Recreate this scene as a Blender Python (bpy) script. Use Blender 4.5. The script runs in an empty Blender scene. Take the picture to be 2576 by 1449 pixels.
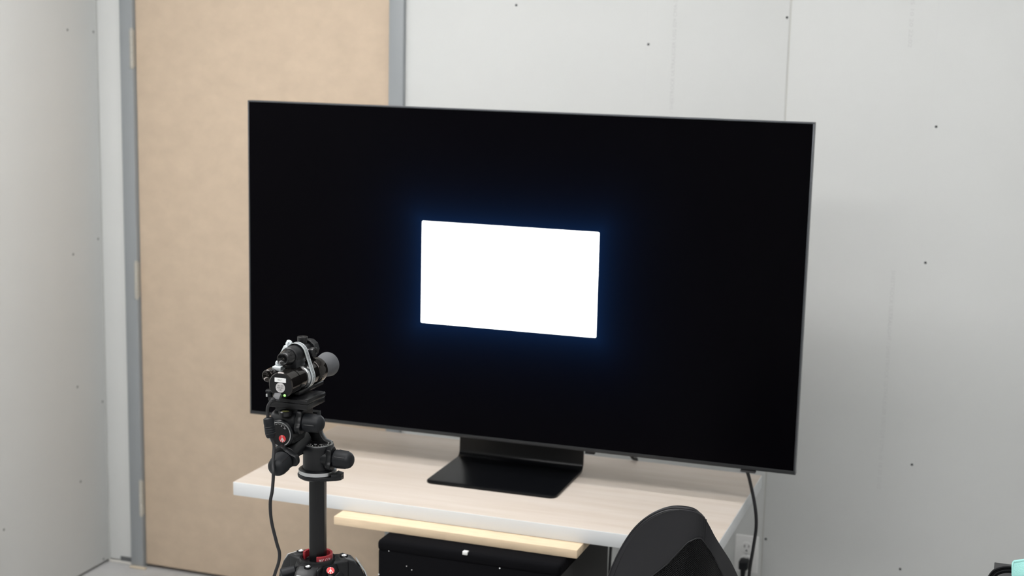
import bpy, bmesh, math, random
from mathutils import Vector, Matrix
random.seed(4)
S = bpy.context.scene
COL = S.collection
PI = math.pi

# ------------------------------------------------------------------ camera
cd = bpy.data.cameras.new('camera'); cam = bpy.data.objects.new('camera', cd); COL.objects.link(cam)
yaw, pit, rol = -0.3327, -0.1697, 0.0228
fwd = Vector((math.sin(yaw)*math.cos(pit), math.cos(yaw)*math.cos(pit), math.sin(pit)))
rt = Vector((math.cos(yaw), -math.sin(yaw), 0)); up = rt.cross(fwd)
r2 = math.cos(rol)*rt + math.sin(rol)*up; u2 = -math.sin(rol)*rt + math.cos(rol)*up
M = Matrix((r2, u2, -fwd)).transposed().to_4x4(); M.translation = (2.9186, -4.2016, 1.8463)
cam.matrix_world = M
cd.sensor_width = 36.0; cd.lens = 3711.46/2576*36.0; cd.clip_start = .05
cd.dof.use_dof = True; cd.dof.focus_distance = 2.76; cd.dof.aperture_fstop = 4.5
S.camera = cam

# ------------------------------------------------------------------ world, exposure
w = bpy.data.worlds.new('world'); S.world = w; w.use_nodes = True
w.node_tree.nodes['Background'].inputs[0].default_value = (.8, .85, .9, 1)
w.node_tree.nodes['Background'].inputs[1].default_value = .3
S.view_settings.view_transform = 'Standard'; S.view_settings.look = 'None'
S.view_settings.gamma = 1; S.view_settings.exposure = 0.0; S.view_settings.use_curve_mapping = False
LIGHT_POWER = 16.0                       # luminance of the ceiling panels
LIGHTS = [(.9, -.9, .11), (2.2, -.9, .11), (3.5, -.9, .11), (2.2, -2.0, .11), (.9, -2.0, .60), (1.55, -3.9, .60), (2.85, -3.9, .60)]    # x, y, width of the lit panel

# ------------------------------------------------------------------ helpers
def lin(c):
    return tuple(((v/255)/12.92 if v/255 <= .04045 else ((v/255+.055)/1.055)**2.4) for v in c)

MATS = {}
def mat(name, col, rough=.5, metal=0, spec=.5, bump=0, bscale=200, vary=0, vscale=5, stretch=(1, 1, 1), emit=None, estr=0, coat=0):
    if name in MATS: return MATS[name]
    m = bpy.data.materials.new(name); m.use_nodes = True; MATS[name] = m
    nt = m.node_tree; b = nt.nodes['Principled BSDF']
    b.inputs['Base Color'].default_value = (*col, 1); b.inputs['Roughness'].default_value = rough
    b.inputs['Metallic'].default_value = metal; b.inputs['Specular IOR Level'].default_value = spec
    b.inputs['Coat Weight'].default_value = coat
    if emit:
        b.inputs['Emission Color'].default_value = (*emit, 1); b.inputs['Emission Strength'].default_value = estr
    if bump or vary:
        tc = nt.nodes.new('ShaderNodeTexCoord'); mp = nt.nodes.new('ShaderNodeMapping')
        mp.inputs['Scale'].default_value = stretch
        nt.links.new(tc.outputs['Object'], mp.inputs[0])
    if bump:
        n = nt.nodes.new('ShaderNodeTexNoise'); n.inputs['Scale'].default_value = bscale; n.inputs['Detail'].default_value = 4
        nt.links.new(mp.outputs[0], n.inputs[0])
        bp = nt.nodes.new('ShaderNodeBump'); bp.inputs['Strength'].default_value = bump; bp.inputs['Distance'].default_value = .002
        nt.links.new(n.outputs[0], bp.inputs['Height']); nt.links.new(bp.outputs[0], b.inputs['Normal'])
    if vary:
        n = nt.nodes.new('ShaderNodeTexNoise'); n.inputs['Scale'].default_value = vscale; n.inputs['Detail'].default_value = 6
        n.inputs['Roughness'].default_value = .6
        nt.links.new(mp.outputs[0], n.inputs[0])
        rp = nt.nodes.new('ShaderNodeValToRGB')
        rp.color_ramp.elements[0].position = .3; rp.color_ramp.elements[1].position = .7
        rp.color_ramp.elements[0].color = (*[v*(1-vary) for v in col], 1)
        rp.color_ramp.elements[1].color = (*[min(1, v*(1+vary)) for v in col], 1)
        nt.links.new(n.outputs[0], rp.inputs[0]); nt.links.new(rp.outputs[0], b.inputs['Base Color'])
    return m

def frame(d):
    d = Vector(d).normalized()
    a = Vector((0, 0, 1)) if abs(d.z) < .9 else Vector((1, 0, 0))
    u = a.cross(d).normalized(); v = d.cross(u)
    return d, u, v

class B:
    def __init__(s): s.bm = bmesh.new()
    def box(s, x0, x1, y0, y1, z0, z1, bev=0, seg=2, m=None):
        r = bmesh.ops.create_cube(s.bm, size=1)
        vs = r['verts']
        for v in vs:
            v.co = Vector(((x0+x1)/2+v.co.x*(x1-x0), (y0+y1)/2+v.co.y*(y1-y0), (z0+z1)/2+v.co.z*(z1-z0)))
        es = list({e for v in vs for e in v.link_edges})
        if bev:
            rr = bmesh.ops.bevel(s.bm, geom=es, offset=bev, segments=seg, profile=.5, affect='EDGES')
            vs = list(set(rr['verts']) | {v for v in vs if v.is_valid})
            vs = list({v for f in rr['faces'] for v in f.verts} | {v for v in vs if v.is_valid})
        if m is not None:
            for v in vs: v.co = m @ v.co
        return s
    def ring(s, c, u, v, r, n):
        if callable(r): return [s.bm.verts.new(c+u*math.cos(t)*r(t)+v*math.sin(t)*r(t)) for t in [2*PI*i/n for i in range(n)]]
        return [s.bm.verts.new(c+(u*math.cos(2*PI*i/n)+v*math.sin(2*PI*i/n))*r) for i in range(n)]
    def bridge(s, a, b):
        n = len(a)
        for i in range(n): s.bm.faces.new((a[i], a[(i+1) % n], b[(i+1) % n], b[i]))
    def lathe(s, p0, d, prof, n=32, caps=True, rot=0):
        p0 = Vector(p0); d, u, v = frame(d)
        if rot:
            u, v = u*math.cos(rot)+v*math.sin(rot), v*math.cos(rot)-u*math.sin(rot)
        rings = [s.ring(p0+d*t, u, v, r, n) for t, r in prof]
        for a, b in zip(rings, rings[1:]): s.bridge(a, b)
        if caps:
            s.bm.faces.new(rings[0][::-1]); s.bm.faces.new(rings[-1])
        return s
    def cyl(s, p0, p1, r, r1=None, n=24, ch=0):
        p0, p1 = Vector(p0), Vector(p1); L = (p1-p0).length; r1 = r if r1 is None else r1
        prof = [(0, r), (L, r1)] if not ch else [(0, r-ch), (ch, r), (L-ch, r1), (L, r1-ch)]
        return s.lathe(p0, p1-p0, prof, n)
    def tube(s, pts, r, n=10, sub=6, caps=True):
        P = [Vector(p) for p in pts]
        if sub > 1 and len(P) > 2:
            Q = []
            for i in range(len(P)-1):
                a = P[max(0, i-1)]; b = P[i]; c = P[i+1]; e = P[min(len(P)-1, i+2)]
                for k in range(sub):
                    t = k/sub
                    Q.append(.5*((2*b)+(c-a)*t+(2*a-5*b+4*c-e)*t*t+(3*b-a-3*c+e)*t**3))
            Q.append(P[-1]); P = Q
        d = (P[1]-P[0]).normalized(); _, u, v = frame(d); prev = None; first = None
        for i, p in enumerate(P):
            t = (P[min(i+1, len(P)-1)]-P[max(i-1, 0)]).normalized()
            u = (u-t*u.dot(t)).normalized(); v = t.cross(u)
            rg = s.ring(p, u, v, r, n)
            if prev: s.bridge(prev, rg)
            else: first = rg
            prev = rg
        if caps:
            s.bm.faces.new(first[::-1]); s.bm.faces.new(prev)
        return s
    def poly(s, pts, ext):
        ext = Vector(ext)
        a = [s.bm.verts.new(Vector(p)) for p in pts]; b = [s.bm.verts.new(Vector(p)+ext) for p in pts]
        s.bm.faces.new(a[::-1]); s.bm.faces.new(b); s.bridge(a, b)
        return s
    def band(s, outer, inner, ext):
        ext = Vector(ext)
        R = [[s.bm.verts.new(Vector(p)+e) for p in q] for q, e in ((outer, ext*0), (outer, ext), (inner, ext), (inner, ext*0))]
        for i in range(4): s.bridge(R[i], R[(i+1) % 4])
        return s
    def done(s, name, m, parent=None, ang=32, bev=0, bseg=2, **tags):
        bmesh.ops.recalc_face_normals(s.bm, faces=s.bm.faces[:])
        if bev:
            es = [e for e in s.bm.edges if len(e.link_faces) == 2 and e.calc_face_angle(0) > math.radians(40)]
            bmesh.ops.bevel(s.bm, geom=es, offset=bev, segments=bseg, profile=.5, affect='EDGES', clamp_overlap=True)
        for e in s.bm.edges:
            e.smooth = len(e.link_faces) == 2 and e.calc_face_angle(0) < math.radians(ang)
        for f in s.bm.faces: f.smooth = True
        me = bpy.data.meshes.new(name); s.bm.to_mesh(me); s.bm.free()
        me.materials.append(m)
        o = bpy.data.objects.new(name, me); COL.objects.link(o); o.parent = parent
        for k, v in tags.items(): o[k] = v
        return o

def thing(name, label, cat, loc=(0, 0, 0), rz=0, group=None):
    o = bpy.data.objects.new(name, None); COL.objects.link(o); o.location = loc; o.rotation_euler = (0, 0, rz)
    o.empty_display_size = .05; o['label'] = label; o['category'] = cat
    if group: o['group'] = group
    return o

def text(name, body, m, parent, origin, xdir, ydir, size, width=None, thick=.0003, align='CENTER'):
    """flat print: lettering turned into a mesh lying on a surface"""
    cu = bpy.data.curves.new(name, 'FONT'); cu.body = body; cu.size = 1; cu.align_x = align; cu.align_y = 'CENTER'
    cu.resolution_u = 3
    t = bpy.data.objects.new(name, cu); COL.objects.link(t)
    me = bpy.data.meshes.new_from_object(t.evaluated_get(bpy.context.evaluated_depsgraph_get()))
    COL.objects.unlink(t); bpy.data.objects.remove(t); bpy.data.curves.remove(cu)
    X = Vector(xdir).normalized(); Y = Vector(ydir).normalized(); N = X.cross(Y); O = Vector(origin)
    xs = [v.co.x for v in me.vertices]
    kx = size if width is None else width/(max(xs)-min(xs))
    for v in me.vertices:
        v.co = O+X*v.co.x*kx+Y*v.co.y*size+N*thick
    me.materials.clear(); me.materials.append(m); me.name = name
    o = bpy.data.objects.new(name, me); COL.objects.link(o); o.parent = parent
    return o

# ------------------------------------------------------------------ materials
WALL = mat('drywall_paper', (.682, .692, .682), .85, spec=.2, bump=.02, bscale=350, vary=.012, vscale=3)
BACKING = mat('wall_backing', (.40, .40, .37), .9, spec=.1)
CEIL = mat('ceiling_paint', (.86, .86, .85), .9, spec=.1)
DARKW = mat('far_wall_paint', (.30, .30, .31), .9, spec=.1, bump=.05)
FLOOR = mat('sealed_concrete', (.46, .46, .46), .55, spec=.35, bump=.1, bscale=60, vary=.15, vscale=4)
DOORM = mat('raw_door_skin', (.615, .492, .372), .75, spec=.2, vary=.06, vscale=14, stretch=(1, 1, 1.3), bump=.03, bscale=150)
JAMB = mat('grey_frame_paint', (.305, .325, .338), .4, spec=.4)
HINGE = mat('satin_nickel', (.50, .48, .43), .5, metal=.15)
DARK = mat('dark_gap', (.03, .03, .03), .9, spec=.1)
PENCIL = mat('pencil_mark', (.675, .680, .676), .9, spec=.05)
PRINT = mat('faded_ink', (.610, .615, .610), .9, spec=.05)
SCREWM = mat('black_screw', (.02, .022, .025), .6)
WHITE = mat('white_laminate', (.645, .658, .665), .38, spec=.35)
PLASTIC_W = mat('white_plastic', (.80, .80, .79), .35, spec=.5)
SLOT = mat('black_slot', (.01, .01, .01), .8)
PINE = mat('pine_board', (.73, .575, .40), .65, spec=.25, vary=.09, vscale=5, stretch=(3, 22, 22), bump=.04, bscale=90)
CARPET = mat('black_case_covering', (.0045, .0045, .0055), .9, spec=.06, bump=.4, bscale=260)
BLK = mat('black_plastic', (.005, .0055, .0068), .40, spec=.35, bump=.03, bscale=500)
BLKR = mat('black_rubber', (.0052, .0064, .0085), .5, spec=.30, bump=.05, bscale=700)
BLKM = mat('black_anodised', (.0045, .0045, .0055), .3, spec=.4)
EYEM = mat('black_satin_barrel', (.006, .006, .007), .2, spec=.5)
CLAMPM = mat('zinc_band', (.66, .70, .72), .42, metal=.55)
GLOSS = mat('black_gloss_metal', (.040, .036, .034), .07, metal=.8, spec=.6)
STEEL = mat('bright_steel', (.72, .73, .74), .22, metal=1)
STEELM = mat('satin_steel', (.62, .63, .64), .38, metal=1)
HOODM = mat('grey_rubber_hood', (.085, .088, .095), .6, spec=.4, bump=.05, bscale=90)
RED = mat('red_enamel', (.72, .045, .05), .35)
REDM = mat('dark_red_plastic', (.27, .018, .025), .35)
INK_W = mat('white_ink', (.75, .75, .75), .6)
INK_K = mat('black_ink', (.02, .02, .02), .6)
LABELW = mat('label_paper', (.80, .80, .80), .6)
LABELS = mat('silver_label', (.62, .60, .60), .4, metal=.2)
LED = mat('green_led', (.2, .8, .2), .3, emit=(.35, 1, .15), estr=1.2)
BUBBLE = mat('yellow_bubble', (.16, .16, .06), .2, coat=.3)
CABLE = mat('cable_rubber', (.009, .009, .011), .45, spec=.5)
LEATHER = mat('black_leatherette', (.0095, .0095, .0120), .45, spec=.42, bump=.12, bscale=420)
PIPING = mat('black_thread', (.008, .008, .010), .6)
TVFRAME = mat('dark_titan_metal', (.10, .105, .115), .33, metal=.8)
TVBODY = mat('tv_back_plastic', (.02, .02, .022), .5)
STANDM = mat('satin_black_metal', (.0030, .0033, .0042), .30, spec=.22)
TEAL = mat('turquoise_microfibre', (.40, .78, .73), .9, spec=.1, bump=.5, bscale=500)
GREYB = mat('grey_plastic', (.050, .050, .052), .65, spec=.2)
BRAID = mat('braided_sleeve', (.004, .0045, .006), .6, spec=.2, bump=.3, bscale=900)
TABLEM = mat('grey_laminate', (.35, .35, .36), .5)
GREYP = mat('grey_dock_strip', (.11, .115, .12), .7, bump=.3, bscale=300)
CAULK = mat('caulk', (.68, .66, .62), .8, spec=.1)
CHIP = mat('wood_shim', (.62, .54, .42), .7)

def wood_top():
    m = bpy.data.materials.new('pale_birch_print'); m.use_nodes = True; nt = m.node_tree; b = nt.nodes['Principled BSDF']
    tc = nt.nodes.new('ShaderNodeTexCoord')
    def noise(scale, sc, det):
        mp = nt.nodes.new('ShaderNodeMapping'); mp.inputs['Scale'].default_value = sc
        n = nt.nodes.new('ShaderNodeTexNoise'); n.inputs['Scale'].default_value = scale; n.inputs['Detail'].default_value = det
        nt.links.new(tc.outputs['Object'], mp.inputs[0]); nt.links.new(mp.outputs[0], n.inputs[0]); return n
    a = noise(3, (.7, 9, 1), 5); c = noise(9, (1, 30, 1), 4)
    mx = nt.nodes.new('ShaderNodeMath'); mx.operation = 'MULTIPLY_ADD'; mx.inputs[1].default_value = .4
    nt.links.new(c.outputs[0], mx.inputs[0]); nt.links.new(a.outputs[0], mx.inputs[2])
    r = nt.nodes.new('ShaderNodeValToRGB'); r.color_ramp.elements[0].position = .5; r.color_ramp.elements[1].position = .9
    r.color_ramp.elements[0].color = (.535, .462, .395, 1); r.color_ramp.elements[1].color = (.592, .528, .470, 1)
    nt.links.new(mx.outputs[0], r.inputs[0]); nt.links.new(r.outputs[0], b.inputs['Base Color'])
    b.inputs['Roughness'].default_value = .42; b.inputs['Specular IOR Level'].default_value = .35
    return m
WOODTOP = wood_top()

# ------------------------------------------------------------------ room shell
RX, RY, RZ = 4.9, -6.2, 2.75
B().box(-.2, RX+.2, RY-.2, .3, -.1, 0).done('floor', FLOOR, kind='structure')
B().box(-.2, RX+.2, RY-.2, .3, RZ, RZ+.1).done('ceiling', CEIL, kind='structure')
FL, FR, DL, DR = .0975, 1.1049, .1493, 1.0526
DH = 2.06
bw = B(); bw.box(-.2, FL, .014, .2, 0, RZ); bw.box(FR, RX+.2, .014, .2, 0, RZ); bw.box(FL, FR, .014, .2, DH+.05, RZ); bw.box(FL, FR, .12, .2, 0, DH+.05)
wall_back = bw.done('wall_back', BACKING, kind='structure')
wall_left = B().box(-.2, -.014, RY-.2, .014, 0, RZ).done('wall_left', BACKING, kind='structure')
B().box(RX, RX+.2, RY-.2, .2, 0, RZ).done('wall_right', WALL, kind='structure')
B().box(-.2, RX+.2, RY-.2, RY, 0, RZ).done('wall_front', WALL, kind='structure')
# drywall sheets of the back wall (joints recessed)
def sheet(x0, x1, z0=.012, z1=RZ): return B().box(x0, x1, 0, .0135, z0, z1, bev=.0012).done('drywall_panel', WALL, wall_back)
sheet(.003, FL)
sheet(FR, 2.2670); sheet(2.2720, 3.490); sheet(3.494, 4.713); sheet(4.717, RX)
B().box(FL, FR, 0, .0135, DH+.05, RZ).done('drywall_panel', WALL, wall_back)
for y0, y1 in ((-1.222, -.001), (-2.446, -1.226), (-3.67, -2.45), (-4.89, -3.674), (RY, -4.894)):
    B().box(-.0135, 0, y0, y1, .010, RZ, bev=.0012).done('drywall_panel', WALL, wall_left)
B().box(2.2668, 2.2722, .0022, .0134, 0, RZ).done('joint_filler', mat('joint_compound', (.60, .60, .575), .9, spec=.1), wall_back)
# screws: dimple ring and dark head, one object each
sb = B(); sb.lathe((0, 0, 0), (0, 0, 1), [(0, .0036), (.0004, .0036), (.0006, .0015)], 14)
screw0 = sb.done('screw', SCREWM, wall_back)
screw0.matrix_local = Matrix.Translation((1.460, 0, 1.934)) @ Matrix.Rotation(PI/2, 4, 'X')
for x, z in [(1.866, 1.829), (2.260, 1.912), (2.681, 1.626), (2.678, 1.250), (2.680, .670), (2.668, .357), (2.279, .394)]:
    o = screw0.copy(); COL.objects.link(o); o.matrix_local = Matrix.Translation((x, 0, z)) @ Matrix.Rotation(PI/2, 4, 'X')
SCREWL = mat('grey_screw', (.20, .21, .20), .6)
sb = B(); sb.lathe((0, 0, 0), (0, 0, 1), [(0, .0042), (.0004, .0042), (.0006, .0018)], 14)
screw1 = sb.done('screw', SCREWL, wall_left)
for i, (y, z) in enumerate([(-.157, 1.831), (-.018, 1.826), (-.160, 1.107), (-.021, 1.141), (-.157, .661), (-.019, .579), (-.154, .333), (-.036, .020), (-.553, .291)]):
    o = screw1 if i == 0 else screw1.copy()
    if i: COL.objects.link(o)
    o.matrix_local = Matrix.Translation((0, y, z)) @ Matrix.Rotation(PI/2, 4, 'Y')
# faint pencil lines over the studs
B().box(1.8585, 1.8595, -.00005, .001, 0, RZ).done('pencil_line', PENCIL, wall_back)
B().box(2.6645, 2.6658, -.00005, .001, 0, RZ).done('pencil_line', PENCIL, wall_back)
# printed sheet marks
text('print', 'SHEETROCK ULTRALIGHT / SHEETROCK ULTRALEGER USG 029 CMA-20 18 20 22:02', PRINT, wall_back, (2.593, 0, .9045), (0, 0, -1), (1, 0, 0), .0150, .635)
text('print', '05 10 20 22:02', PRINT, wall_back, (2.5965, 0, 1.905), (0, 0, -1), (1, 0, 0), .0150, .135)
text('print', '/ SHEETROCK ULTRALEGER USG 029 CMA-20', PRINT, wall_back, (1.942, 0, 1.800), (0, 0, 1), (-1, 0, 0), .0150, .330)
# caulk and dark strip at the foot of the narrow sheet, chip under the frame
B().tube([(.0015, -.0015, 0), (.0015, -.0015, RZ)], .0024, n=8).done('caulk_bead', mat('corner_caulk', (.52, .525, .51), .8, spec=.1), wall_back)
B().box(0, FL, -.006, 0, 0, .010, bev=.003).done('caulk_bead', CAULK, wall_back)
B().box(.047, FL, -.004, 0, .010, .026, bev=.001).done('metal_strip', GREYP, wall_back, label='short dark grey metal strip')

# door frame and door
fr = B()
fr.box(FL, DL-.003, -.016, .11, 0, DH+.05, bev=.003); fr.box(DR+.003, FR, -.016, .11, 0, DH+.05, bev=.003); fr.box(FL, FR, -.0155, .11, DH+.003, DH+.05, bev=.003)
fo = fr.done('trim_1', JAMB, kind='structure', label='grey painted metal door frame')
B().box(FL+.002, DL+.012, -.030, -.016, 0, .007, bev=.002).done('wood_shim', CHIP, fo, label='pale wood chip at foot of frame')
door = B().box(DL, DR, -.001, .042, .013, DH, bev=.0015).done('door_1', DOORM, kind='structure', label='unpainted tan door in a grey metal frame')
for z in (1.775, 1.010, .251):
    h = B()
    for k in range(5):
        h.cyl((.1420, -.0135, z-.060+k*.0242), (.1420, -.0135, z-.060+k*.0242+.0232), .0070, n=16, ch=.0008)
    h.cyl((.1420, -.0135, z-.065), (.1420, -.0135, z-.0605), .0055, n=12); h.cyl((.1420, -.0135, z+.0615), (.1420, -.0135, z+.066), .0055, n=12)
    h.box(.142, .1465, -.010, -.001, z-.058, z+.060)
    h.done('hinge', HINGE, door)

# wall socket with plug
so = thing('wall_socket', 'white duplex wall socket plate low on wall behind the desk', 'socket', (2.225, 0, .342))
B().box(-.035, .035, -.006, 0, -.0575, .0575, bev=.003, seg=3).done('cover_plate', PLASTIC_W, so)
for zc in (.0195, -.0195):
    rc = B(); rc.lathe((0, -.006, zc), (0, -1, 0), [(0, .0172), (.0018, .0172), (.0024, .0165)], 32)
    r_ = rc.done('receptacle', PLASTIC_W, so)
    sl = B(); sl.box(-.0075, -.0050, -.0088, -.008, zc+.001, zc+.009); sl.box(.0050, .0072, -.0088, -.008, zc+.002, zc+.009)
    sl.cyl((0, -.0080, zc-.008), (0, -.0088, zc-.008), .0028, n=12)
    sl.done('slot', SLOT, r_)
B().cyl((0, -.006, 0), (0, -.0075, 0), .003, n=14).done('screw', STEELM, so)

# ------------------------------------------------------------------ ceiling lights
EM = mat('lit_diffuser', (.9, .9, .9), .5, emit=(1, .992, .985), estr=LIGHT_POWER)
for i, (x, y, wd) in enumerate(LIGHTS):
    t = thing('ceiling_light', 'slim white strip light mounted on the ceiling' if wd < .3 else 'wide white light panel mounted on the ceiling', 'ceiling light', (x, y, RZ), group='ceiling strip lights' if wd < .3 else 'ceiling light panels')
    f = B(); h_ = wd/2
    f.box(-.62, -.60, -h_-.02, h_+.02, -.02, 0); f.box(.60, .62, -h_-.02, h_+.02, -.02, 0); f.box(-.60, .60, -h_-.02, -h_, -.02, 0); f.box(-.60, .60, h_, h_+.02, -.02, 0)
    f.done('frame', PLASTIC_W, t)
    B().box(-.60, .60, -h_, h_, -.012, -.004).done('diffuser', EM, t)

# ------------------------------------------------------------------ black case, board, tabletop
DZ, DTH = .7428, .0345
case = thing('storage_case', 'black carpeted case with white specks under the table', 'case', (1.789, -.995, 0))
B().box(-.221, .218, -.209, .209, 0, .664, bev=.006, seg=3).done('body', CARPET, case)
B().box(-.223, .223, -.211, .211, .658, .6865, bev=.010, seg=4).done('lid', CARPET, case)
B().box(.2165, .2205, -.204, .205, .01, .6575, bev=.001).done('side_panel', mat('dark_grey_board', (.034, .033, .032), .8, spec=.2), case, label='dark grey side panel')
B().box(-.010, .002, -.2125, -.201, .6800, .6880, bev=.001).done('tag', mat('white_tag', (.75, .75, .73), .6), case, label='small white tag')
B().box(-.214, -.190, -.045, -.012, .6865, .6872, bev=.0003).done('bracket', STEELM, case)
sp = B()
for sx, sz in [(-.193, .6625), (-.148, .632), (-.135, .625), (-.150, .600), (-.145, .598), (-.025, .6195), (.005, .6190), (-.218, .602), (.08, .66), (.11, .58), (-.06, .55), (-.18, .54), (.03, .50), (.14, .62)]:
    rr = random.uniform(.0010, .0020)
    sp.lathe((sx, -.210, sz), (0, -1, 0), [(0, rr), (.0004, rr*.7)], 8)
sp.done('lint_speck', LABELW, case, kind='stuff')
board = B().box(1.429, 2.034, -1.152, -.80, .6875, .7078, bev=.0012).done('pine_board', PINE)
board['label'] = 'bare pine board wedged between black case and white tabletop'; board['category'] = 'board'
desk = thing('tabletop', 'pale birch tabletop with thick white edges carrying the television', 'table', (1.7347, -.8114, DZ-DTH))
B().box(-.605, .605, -.2921, .2921, 0, DTH-.0006, bev=.0015).done('slab', WHITE, desk, label='white laminate edge')
B().box(-.6035, .6035, -.2906, .2906, DTH-.0015, DTH, bev=.0004).done('top_surface', WOODTOP, desk, label='pale birch wood surface')

# ------------------------------------------------------------------ television
tv = thing('television', 'large black flat television showing a white rectangle', 'television', (1.730, -.780, DZ), .0137)
TW, TH, T0 = 1.4535/2, .8363, .0854
B().box(-TW, TW, .002, .026, T0, T0+TH, bev=.002).done('body', TVFRAME, tv)
f = B()
f.box(-TW, -TW+.0035, -.001, .010, T0, T0+TH, bev=.0007); f.box(TW-.0035, TW, -.001, .010, T0, T0+TH, bev=.0007)
f.box(-TW, TW, -.001, .010, T0+TH-.0035, T0+TH, bev=.0007)
f.done('bezel', TVFRAME, tv)
fb = B(); fb.box(-TW, TW, -.0015, .012, T0, T0+.009, bev=.001); fb.box(-TW, TW, .012, .030, T0-.004, T0+.004, bev=.001)
fb.done('lower_bezel', mat('black_brushed', (.022, .023, .025), .35, metal=.3), tv)
B().box(-TW+.03, TW-.03, .026, .052, T0+.02, T0+.55, bev=.01).done('rear_cover', TVBODY, tv)
B().box(.208, .232, -.0012, .012, T0-.006, T0+.001, bev=.001).done('sensor', BLKM, tv)
B().box(.596, .632, .002, .020, T0-.0085, T0-.003, bev=.001).done('connector_cover', GREYB, tv)
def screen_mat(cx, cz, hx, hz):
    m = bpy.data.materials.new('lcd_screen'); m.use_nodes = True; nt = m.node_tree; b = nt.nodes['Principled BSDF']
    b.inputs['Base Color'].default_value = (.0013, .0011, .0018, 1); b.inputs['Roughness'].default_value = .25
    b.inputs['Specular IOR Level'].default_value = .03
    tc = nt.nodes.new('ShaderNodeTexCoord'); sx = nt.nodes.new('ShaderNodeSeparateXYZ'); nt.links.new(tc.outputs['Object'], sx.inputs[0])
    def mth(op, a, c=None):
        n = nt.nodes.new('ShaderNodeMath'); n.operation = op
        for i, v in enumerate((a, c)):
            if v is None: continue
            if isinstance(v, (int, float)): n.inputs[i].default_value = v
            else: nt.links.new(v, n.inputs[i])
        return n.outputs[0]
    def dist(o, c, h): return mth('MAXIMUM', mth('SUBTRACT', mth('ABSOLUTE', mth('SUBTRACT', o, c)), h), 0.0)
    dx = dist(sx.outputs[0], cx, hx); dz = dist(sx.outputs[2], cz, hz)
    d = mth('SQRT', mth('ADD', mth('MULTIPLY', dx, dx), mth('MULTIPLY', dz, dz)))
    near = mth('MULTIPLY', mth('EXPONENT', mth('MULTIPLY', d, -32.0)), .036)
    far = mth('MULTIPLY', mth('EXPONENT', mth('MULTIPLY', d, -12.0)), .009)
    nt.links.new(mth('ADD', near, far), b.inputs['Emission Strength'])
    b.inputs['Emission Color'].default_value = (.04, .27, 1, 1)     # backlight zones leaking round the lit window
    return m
WX0, WX1, WZ0, WZ1 = -.2365, .2265, .3755, .6370
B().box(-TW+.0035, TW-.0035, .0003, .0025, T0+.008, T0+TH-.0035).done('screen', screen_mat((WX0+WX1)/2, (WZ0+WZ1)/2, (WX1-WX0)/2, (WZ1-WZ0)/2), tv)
wb = B(); rad = .003; pts = []
for cx, cz, a0 in ((WX1-rad, WZ1-rad, 0), (WX0+rad, WZ1-rad, 90), (WX0+rad, WZ0+rad, 180), (WX1-rad, WZ0+rad, 270)):
    for k in range(5):
        a = math.radians(a0+k*22.5); pts.append((cx+rad*math.cos(a), -.0001, cz+rad*math.sin(a)))
wb.poly(pts, (0, .0006, 0)).done('test_window', mat('white_picture', (.1, .1, .1), .4, spec=.05, emit=(.93, .98, 1), estr=4.0), tv, label='bright white rectangle on the screen')
# stand: plate that bends up into the neck
prof = [(-.145, 0), (.084, 0)]
for k in range(1, 9):
    a = math.radians(-90+k*10.5); prof.append((.084+.024*math.cos(a), .024+.024*math.sin(a)))
prof += [(.1085, .060), (.1085, .20)]
def offs(pr, d):
    out = []
    for i, (y, z) in enumerate(pr):
        a = pr[max(0, i-1)]; c = pr[min(len(pr)-1, i+1)]; ty, tz = c[0]-a[0], c[1]-a[1]; L = math.hypot(ty, tz)
        out.append((y-tz/L*d, z+ty/L*d))
    return out
st = B(); bm = st.bm; SX0, SX1 = -.163, .176
lo, hi = prof, offs(prof, .0065)
rc = .018
def xs(y): # rounded front corners
    t = y-(-.145)
    return 0 if t >= rc else rc-math.sqrt(max(0, rc*rc-(rc-t)**2))
extra = [(-.145+rc*v, 0) for v in (.0, .08, .3, .6, 1.0)]
prof2 = extra+prof[1:]; hi2 = [(y, .0065) for y, z in extra]+hi[1:]
rows = []
for (ya, za), (yb, zb) in zip(prof2, hi2):
    dxx = xs(ya) if za == 0 else 0
    rows.append([bm.verts.new((SX0+dxx, ya, za)), bm.verts.new((SX1-dxx, ya, za)), bm.verts.new((SX1-dxx, yb, zb)), bm.verts.new((SX0+dxx, yb, zb))])
for a, c in zip(rows, rows[1:]): st.bridge(a, c)
bm.faces.new(rows[0][::-1]); bm.faces.new(rows[-1])
stand = st.done('stand', STANDM, tv, ang=40, bev=.0012)
B().box(-.10, .10, .050, .108, .13, .30, bev=.006).done('mount_block', TVBODY, tv)

# cables from the television
c = B().tube([(2.318, -.742, .835), (2.334, -.725, .812), (2.3485, -.72, .762), (2.3600, -.72, .712), (2.3635, -.72, .668), (2.3590, -.72, .614), (2.3525, -.72, .543), (2.352, -.70, .42), (2.345, -.58, .20), (2.32, -.38, .06), (2.27, -.16, .05), (2.232, -.075, .16), (2.224, -.048, .255), (2.223, -.040, .300)], .0042, n=12, sub=8).done('cord', CABLE)
pc = thing('power_cable', 'black power cable looping from television to the wall socket', 'cable', (2.33, -.6, 0))
c.parent = pc; c.matrix_parent_inverse = Matrix.Translation((-2.33, .6, 0))
pl = B(); pl.box(2.209, 2.237, -.046, -.0085, .303, .332, bev=.006, seg=3); pl.cyl((2.223, -.036, .306), (2.223, -.042, .280), .009, .006, n=14)
o = pl.done('plug', BLKR, pc); o.matrix_parent_inverse = Matrix.Translation((-2.33, .6, 0))
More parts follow.
